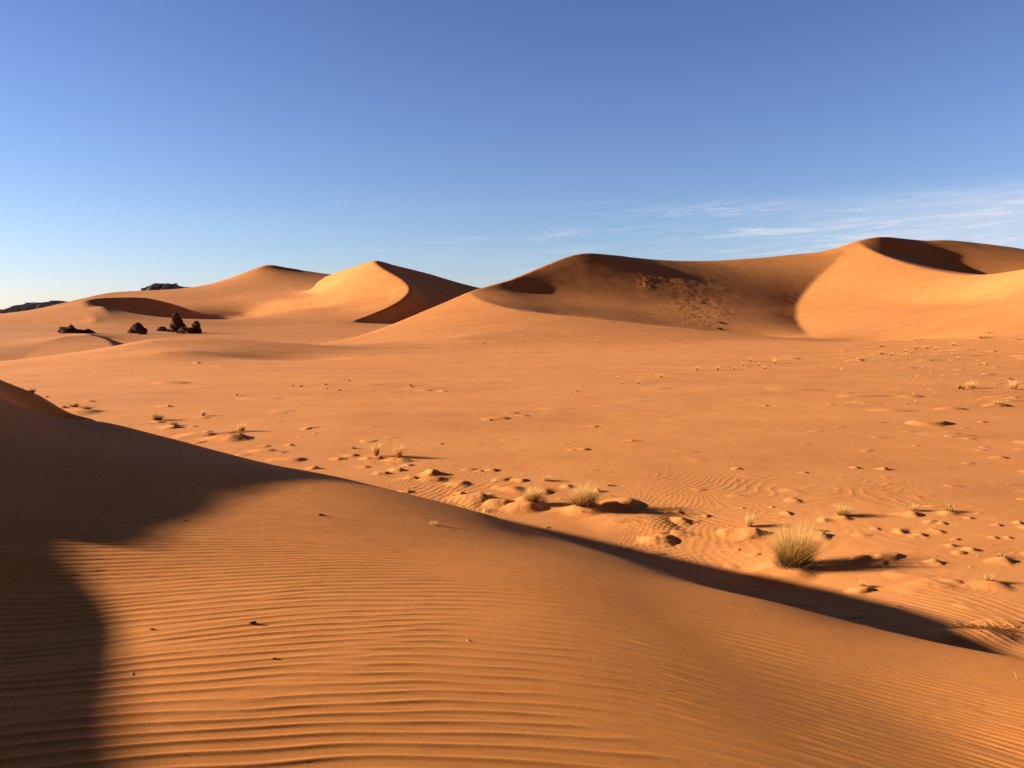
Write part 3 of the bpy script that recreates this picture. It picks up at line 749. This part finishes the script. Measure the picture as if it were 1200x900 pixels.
def rock_material(name, dark, light, sc_=1.0):
    m, nt, b = nodes(name)
    pos = add(nt, 'ShaderNodeTexCoord').outputs['Object']
    mp = add(nt, 'ShaderNodeMapping'); mp.inputs['Scale'].default_value = (sc_, sc_, sc_ * 4); nt.links.new(pos, mp.inputs[0])
    n = noise(nt, mp.outputs[0], .5, 8, .7)
    nt.links.new(ramp(nt, n, [(.3, dark), (.7, light)]), b.inputs['Base Color'])
    b.inputs['Roughness'].default_value = .95; b.inputs['Specular IOR Level'].default_value = .08
    bu = add(nt, 'ShaderNodeBump', Strength=.8, Distance=.5 / sc_); nt.links.new(n, bu.inputs['Height']); nt.links.new(bu.outputs[0], b.inputs['Normal'])
    return m
M['rock'] = rock_material('dark_rock', (.045, .019, .011), (.13, .058, .032))
M['rock_pale'] = rock_material('pale_rock', (.30, .19, .13), (.42, .28, .19))
M['hill'] = rock_material('far_hill_hazed', (.26, .25, .28), (.40, .36, .35), .02)  # slate lightened and blued, distance haze put into the base colour
M['pebble'] = rock_material('pebble', (.04, .022, .015), (.10, .06, .04), 60)
M['seed'] = rock_material('pale_pebble', (.60, .40, .20), (.80, .58, .34), 60)
def vn(x, y, z, s, o=0): return float(n1(np.array([x + z * .7 + o]), np.array([y - z * .6 + o * 2]), s)[0])
def lobe(levels, d, ratio=.8, na=36, sink=3.0):              # one knob of rock from its outline: (py, left px, right px)
    V, Fc = [], []
    L = [(376 - py) / F_PX * d for py, _, _ in levels]
    rowsz = []
    for i in range(len(levels) - 1):
        for t in (0, .25, .5, .75): rowsz.append((L[i] + (L[i + 1] - L[i]) * t, levels[i][1] + (levels[i + 1][1] - levels[i][1]) * t, levels[i][2] + (levels[i + 1][2] - levels[i][2]) * t))
    rowsz.append((L[-1], levels[-1][1], levels[-1][2])); rowsz.insert(0, (L[0] - sink, levels[0][1] - 1, levels[0][2] + 1))
    for z, l, r in rowsz:
        cx = ((l + r) / 2 - 600) / F_PX * d; hw = (r - l) / 2 / F_PX * d
        ledge = 1 + .06 * math.sin(z * 3.1 + cx) + .04 * math.sin(z * 7.3)
        for k in range(na):
            a = 2 * math.pi * k / na; c_, s_ = math.cos(a), math.sin(a)
            q = ledge * (1 + .10 * vn(cx + hw * c_, hw * s_, z, 3.0, 4) + .08 * vn(cx + hw * c_, hw * s_, z * 1.6, 1.2, 9) + .05 * vn(cx + hw * c_, hw * s_, z * 2, .6, 12))
            e = (abs(c_) ** 2.6 + abs(s_) ** 2.6) ** (-1 / 2.6)
            V.append((cx + hw * c_ * e * q, d + hw * ratio * s_ * e * q, z + ZC + .15 * vn(c_ * hw, s_ * hw, z, 1.5)))
    n = len(rowsz)
    for i in range(n - 1):
        for k in range(na): Fc.append((i * na + k, i * na + (k + 1) % na, (i + 1) * na + (k + 1) % na, (i + 1) * na + k))
    V.append((((rowsz[-1][1] + rowsz[-1][2]) / 2 - 600) / F_PX * d, d, rowsz[-1][0] + ZC + .25))
    for k in range(na): Fc.append(((n - 1) * na + k, (n - 1) * na + (k + 1) % na, n * na))
    return V, Fc
def rock(px, d, lobes, label, name='rock_outcrop'):
    loc = Vector(((px - 600) / F_PX * d, d, float(land((px - 600) / F_PX * d, d)[0]) + ZC))
    if len(lobes) == 1:
        V, Fc = lobe(lobes[0][1], d + lobes[0][2]); o = attr_mesh(name, [tuple(Vector(v) - loc) for v in V], Fc, None, M[lobes[0][3]], None, loc)
        return tag(o, label, 'rock')
    root = tag(empty(name, loc), label, 'rock')
    for nm, lv, dd, mt in lobes:
        V, Fc = lobe(lv, d + dd, sink=3 if lv[0][0] > 389 else .5); attr_mesh(nm, [tuple(Vector(v) - loc) for v in V], Fc, None, M[mt], root)
    return root
rock(210, 290, [('tower', [(391, 199, 222), (388, 201, 221), (384, 202.5, 219), (380, 203, 216.5), (376, 203, 214), (372, 203, 212.5), (369, 203.5, 211.5), (367.3, 205, 209.5)], 0, 'rock')], 'tallest dark rock, a tapering tower with a rounded top')
rock(224, 278, [('rock_base', [(393, 210, 237.5), (390, 211, 237), (386, 213, 235), (384.3, 216, 233)], 0, 'rock'), ('rock_knob', [(388, 225, 236.5), (384, 225.5, 236), (380, 226, 235), (378, 227, 233.5), (376.7, 228.5, 232)], 0, 'rock')], 'dark rock with a square knob, just right of the rock tower')
rock(191, 292, [('rock', [(391, 184, 200), (388, 184.5, 198), (384.5, 186, 197), (383, 190, 195)], 0, 'rock')], 'low lumpy dark rock just left of the rock tower')
rock(199, 289, [('rock', [(391, 195, 203), (388, 197, 202), (386, 198, 201)], 0, 'rock')], 'smallest dark rock touching the foot of the rock tower')
rock(161, 264, [('boulder', [(396, 149.5, 171), (391, 151, 171), (387, 153, 170.5), (383, 155.5, 169), (380, 158, 166.5), (378.5, 160, 164)], 0, 'rock'), ('pale_face', [(396, 150, 156), (392, 151, 155.5), (390, 152, 155)], -4, 'rock_pale')], 'rounded dark boulder with a pale lower left corner')
rock(168, 256, [('rock', [(401, 160, 176), (396, 161.5, 175), (392, 163, 172), (390.3, 164.5, 168)], 0, 'rock'), ('pale_face', [(400, 160, 164), (395, 161.5, 165), (392, 163, 165)], -3, 'rock_pale')], 'small dark rock in front of the rounded boulder')
rock(88, 246, [('rock_base', [(397, 71, 99), (390, 73.5, 96), (386.5, 74, 91), (384.3, 74.5, 88)], 0, 'rock'), ('rock_knob', [(388, 79, 93), (384.5, 80.5, 90), (382, 82.2, 87.5), (380.7, 83, 86)], 0, 'rock'),
               ('rock_wall', [(395, 90, 105), (388.5, 91, 103), (387, 92, 102)], 1, 'rock'), ('rock_ledge', [(394, 98, 118), (390, 99, 115), (388, 101, 110.5), (386, 103, 107)], 1, 'rock'), ('pale_face', [(397, 71.5, 75.5), (391, 73, 75.5), (388, 73.5, 75.5)], -7, 'rock_pale')],
     'long low ruin-like dark rock behind the small bright dune')
# dark outcrops half buried in the bowl wall
def boulder(px, py, rpx, label, mat='rock', group=None, flat=.55, name='boulder', sink=.35):
    loc, m = stand(px, py); r = rpx * m
    bm = bmesh.new(); bmesh.ops.create_icosphere(bm, subdivisions=3, radius=1)
    so_ = random.uniform(0, 50)
    for v in bm.verts:
        c = v.co; q = 1 + .28 * vn(c.x + so_, c.y, c.z, 1.0) + .12 * vn(c.x, c.y + so_, c.z, .4)
        v.co = Vector((c.x * q * r * 1.15, c.y * q * r * .9, c.z * q * r * flat))
    me = bpy.data.meshes.new(name); bm.to_mesh(me); bm.free(); me.materials.append(M[mat])
    o = link(bpy.data.objects.new(name, me)); o.location = loc + Vector((0, 0, r * flat * (.5 - sink)))
    return tag(o, label, 'rock' if rpx * m > .15 else 'pebble', group)
boulder(845, 379, 3.4, 'dark outcrop in the bowl wall, upper of two below the rough patch', flat=.5)
boulder(843, 386, 3.0, 'dark outcrop at the bowl rim, lower of two below the rough patch', flat=.5)
boulder(757, 325, 2.0, 'dark broken outcrop high on the shaded wall of the bowl', flat=.6)
for _ in range(22):
    px = random.gauss(815, 26); py = 370 + (px - 812) * .12 + random.gauss(0, 7)
    boulder(px, py, random.uniform(.4, .9), 'small dark stone in the rough patch at the foot of the bowl wall', group='small stones of the rough patch in the bowl')
boulder(296, 731, 2.6, 'dark pebble in a small dimple of the ripples, the larger of two', 'pebble', name='pebble', flat=.7)
boulder(178, 738, 1.9, 'dark pebble nearest the shadow edge on the rippled dune', 'pebble', name='pebble')
boulder(549, 750, 2.2, 'single pale pebble in the middle of the rippled dune', 'seed', name='pebble', flat=.9)
boulder(322, 771, 1.8, 'brownish pebble below the dimpled dark one', 'pebble', name='pebble')
boulder(376, 606, 2.6, 'small dark clod near the top of the sunlit dune', 'pebble', name='pebble')
boulder(217, 612, 2.2, 'brown clod right at the curved shadow edge', 'pebble', name='pebble')
for px, py in ((212, 895), (209, 900 - 6), (360, 898), (152, 803), (247, 829), (214, 884), (520, 700), (640, 862), (452, 688), (700, 800), (830, 850), (560, 640), (410, 740), (930, 760), (760, 720), (1080, 850), (350, 690), (480, 820), (270, 760)):
    boulder(px, py, random.uniform(.5, .9), 'speck-sized pale grain lying on the lower rippled sand', 'seed', 'pale grains on the rippled sand', name='pebble')

# far rocky hills beyond the dunes
def hill(name, outline, d, depth, label):
    n = 160; V, Fc = [], []
    pxs = np.linspace(outline[0][0], outline[-1][0], n)
    pys = np.interp(pxs, [o[0] for o in outline], [o[1] for o in outline])
    prof = [(-1, 0), (-.8, .22), (-.6, .45), (-.42, .62), (-.3, .86), (-.15, .97), (0, 1), (.3, .97), (.6, .6), (1, 0)]
    for i, (px, py) in enumerate(zip(pxs, pys)):
        top = (376 - py) / F_PX * d; zb = -16.0
        for k, (a, hgt) in enumerate(prof):
            wob = .10 * vn(px * 1.3, k * 3, 0, 7, 3) + .08 * vn(px, k, 0, 2.0, 6)
            y = d + depth * (a + wob * (1 - abs(a)))
            z = zb + (top - zb) * max(0, hgt * (1 + (.18 * wob if k not in (6,) else 0)))
            V.append(((px - 600) / F_PX * d, y - d, z + ZC))
    m = len(prof)
    for i in range(n - 1):
        for k in range(m - 1): Fc.append((i * m + k, (i + 1) * m + k, (i + 1) * m + k + 1, i * m + k + 1))
    Fc.append(tuple(range(m))); Fc.append(tuple((n - 1) * m + k for k in range(m))[::-1])
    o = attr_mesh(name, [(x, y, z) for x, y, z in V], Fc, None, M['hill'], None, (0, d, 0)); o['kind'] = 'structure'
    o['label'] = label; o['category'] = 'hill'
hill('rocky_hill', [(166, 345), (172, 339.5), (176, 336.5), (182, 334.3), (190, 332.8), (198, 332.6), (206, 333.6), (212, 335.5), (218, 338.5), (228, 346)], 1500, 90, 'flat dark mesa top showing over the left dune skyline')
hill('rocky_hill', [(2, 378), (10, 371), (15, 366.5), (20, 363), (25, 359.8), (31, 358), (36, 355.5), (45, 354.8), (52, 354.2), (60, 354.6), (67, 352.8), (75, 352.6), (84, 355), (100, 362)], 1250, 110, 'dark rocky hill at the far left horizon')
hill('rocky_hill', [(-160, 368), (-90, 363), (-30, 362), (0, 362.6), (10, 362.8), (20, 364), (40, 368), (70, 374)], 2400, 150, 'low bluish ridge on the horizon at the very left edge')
# ------------------------------------------------------------------ camera, sun, sky
sc = bpy.context.scene
cam = bpy.data.cameras.new('camera'); co = bpy.data.objects.new('camera', cam); COL.objects.link(co)
cam.sensor_width = 36; cam.lens = F_PX / 1200 * 36; cam.clip_start = .05; cam.clip_end = 20000
co.location = (0, 0, ZC); co.rotation_euler = (math.pi / 2 - PITCH, 0, 0)
sc.camera = co
sun = bpy.data.lights.new('sun', 'SUN'); so = bpy.data.objects.new('sun', sun); COL.objects.link(so)
sun.energy = SUN_STRENGTH; sun.angle = R(.5); sun.color = (1.0, .89, .74)
so.rotation_euler = Vector(SUN).to_track_quat('Z', 'Y').to_euler()
so.location = (-20, 0, 30)
w = bpy.data.worlds.new('World'); sc.world = w; w.use_nodes = True
nt = w.node_tree; bg = nt.nodes['Background']
sky = nt.nodes.new('ShaderNodeTexSky'); sky.sky_type = 'NISHITA'; sky.sun_disc = False
sky.sun_elevation = R(SUN_EL); sky.sun_rotation = -math.pi / 2 + R(SUN_AZ)
sky.altitude = 600; sky.air_density = 1.0; sky.dust_density = .35; sky.ozone_density = 2.6
tc = nt.nodes.new('ShaderNodeTexCoord').outputs['Generated']
sep = nt.nodes.new('ShaderNodeSeparateXYZ'); nt.links.new(tc, sep.inputs[0])
az = mth(nt, 'ARCTAN2', sep.outputs[0], sep.outputs[1]); el = mth(nt, 'ARCSINE', sep.outputs[2])
def mr(v, a, b, c=0, d=1):
    n = nt.nodes.new('ShaderNodeMapRange'); n.interpolation_type = 'SMOOTHSTEP'
    nt.links.new(v, n.inputs[0])
    for s, q in zip(n.inputs[1:5], (a, b, c, d)): s.default_value = q
    return n.outputs[0]
comb = nt.nodes.new('ShaderNodeCombineXYZ')
tilt = mth(nt, 'ADD', mth(nt, 'MULTIPLY', el, 40.0), mth(nt, 'MULTIPLY', az, SKY_TILT))
nt.links.new(mth(nt, 'MULTIPLY', az, 3.0), comb.inputs[0]); nt.links.new(tilt, comb.inputs[1])
n_big = noise(nt, comb.outputs[0], 1.1, 3, .5, .3)
n_fine = noise(nt, comb.outputs[0], 3.2, 9, .68, .9)
streak = mth(nt, 'MULTIPLY', mr(n_big, .38, .66), mr(n_fine, .40, .78))
band = mth(nt, 'MULTIPLY', mr(el, R(.5), R(3.5)), mr(el, R(9.3), R(6.6)))
lat = mr(az, R(-12), R(27))
cl = mth(nt, 'MULTIPLY', mth(nt, 'MULTIPLY', streak, band), mth(nt, 'ADD', mth(nt, 'MULTIPLY', lat, 1.9), .16))
veil = mth(nt, 'MULTIPLY', mth(nt, 'MULTIPLY', mr(az, R(10), R(40)), band), .62)
cl = mth(nt, 'ADD', cl, veil, clamp=True)
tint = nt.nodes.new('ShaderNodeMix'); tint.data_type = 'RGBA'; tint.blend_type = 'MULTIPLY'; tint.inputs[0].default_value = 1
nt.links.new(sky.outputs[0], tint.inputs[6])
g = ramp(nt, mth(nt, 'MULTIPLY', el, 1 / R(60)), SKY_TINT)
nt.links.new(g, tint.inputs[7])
offview_dim = mth(nt, 'MULTIPLY', mr(sep.outputs[1], -.2, .78, .14, 1), mr(sep.outputs[0], -1.0, -.60, .5, 1))  # unseen sky behind and at far left dimmed, so shadows go deeper
vm = nt.nodes.new('ShaderNodeVectorMath'); vm.operation = 'SCALE'; nt.links.new(tint.outputs[2], vm.inputs[0]); nt.links.new(offview_dim, vm.inputs['Scale'])
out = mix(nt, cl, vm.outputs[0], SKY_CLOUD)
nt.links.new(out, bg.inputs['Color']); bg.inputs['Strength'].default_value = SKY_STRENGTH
sc.view_settings.view_transform = 'Standard'; sc.view_settings.look = 'None'; sc.view_settings.exposure = 0
sc.cycles.max_bounces = 6; sc.cycles.diffuse_bounces = 4
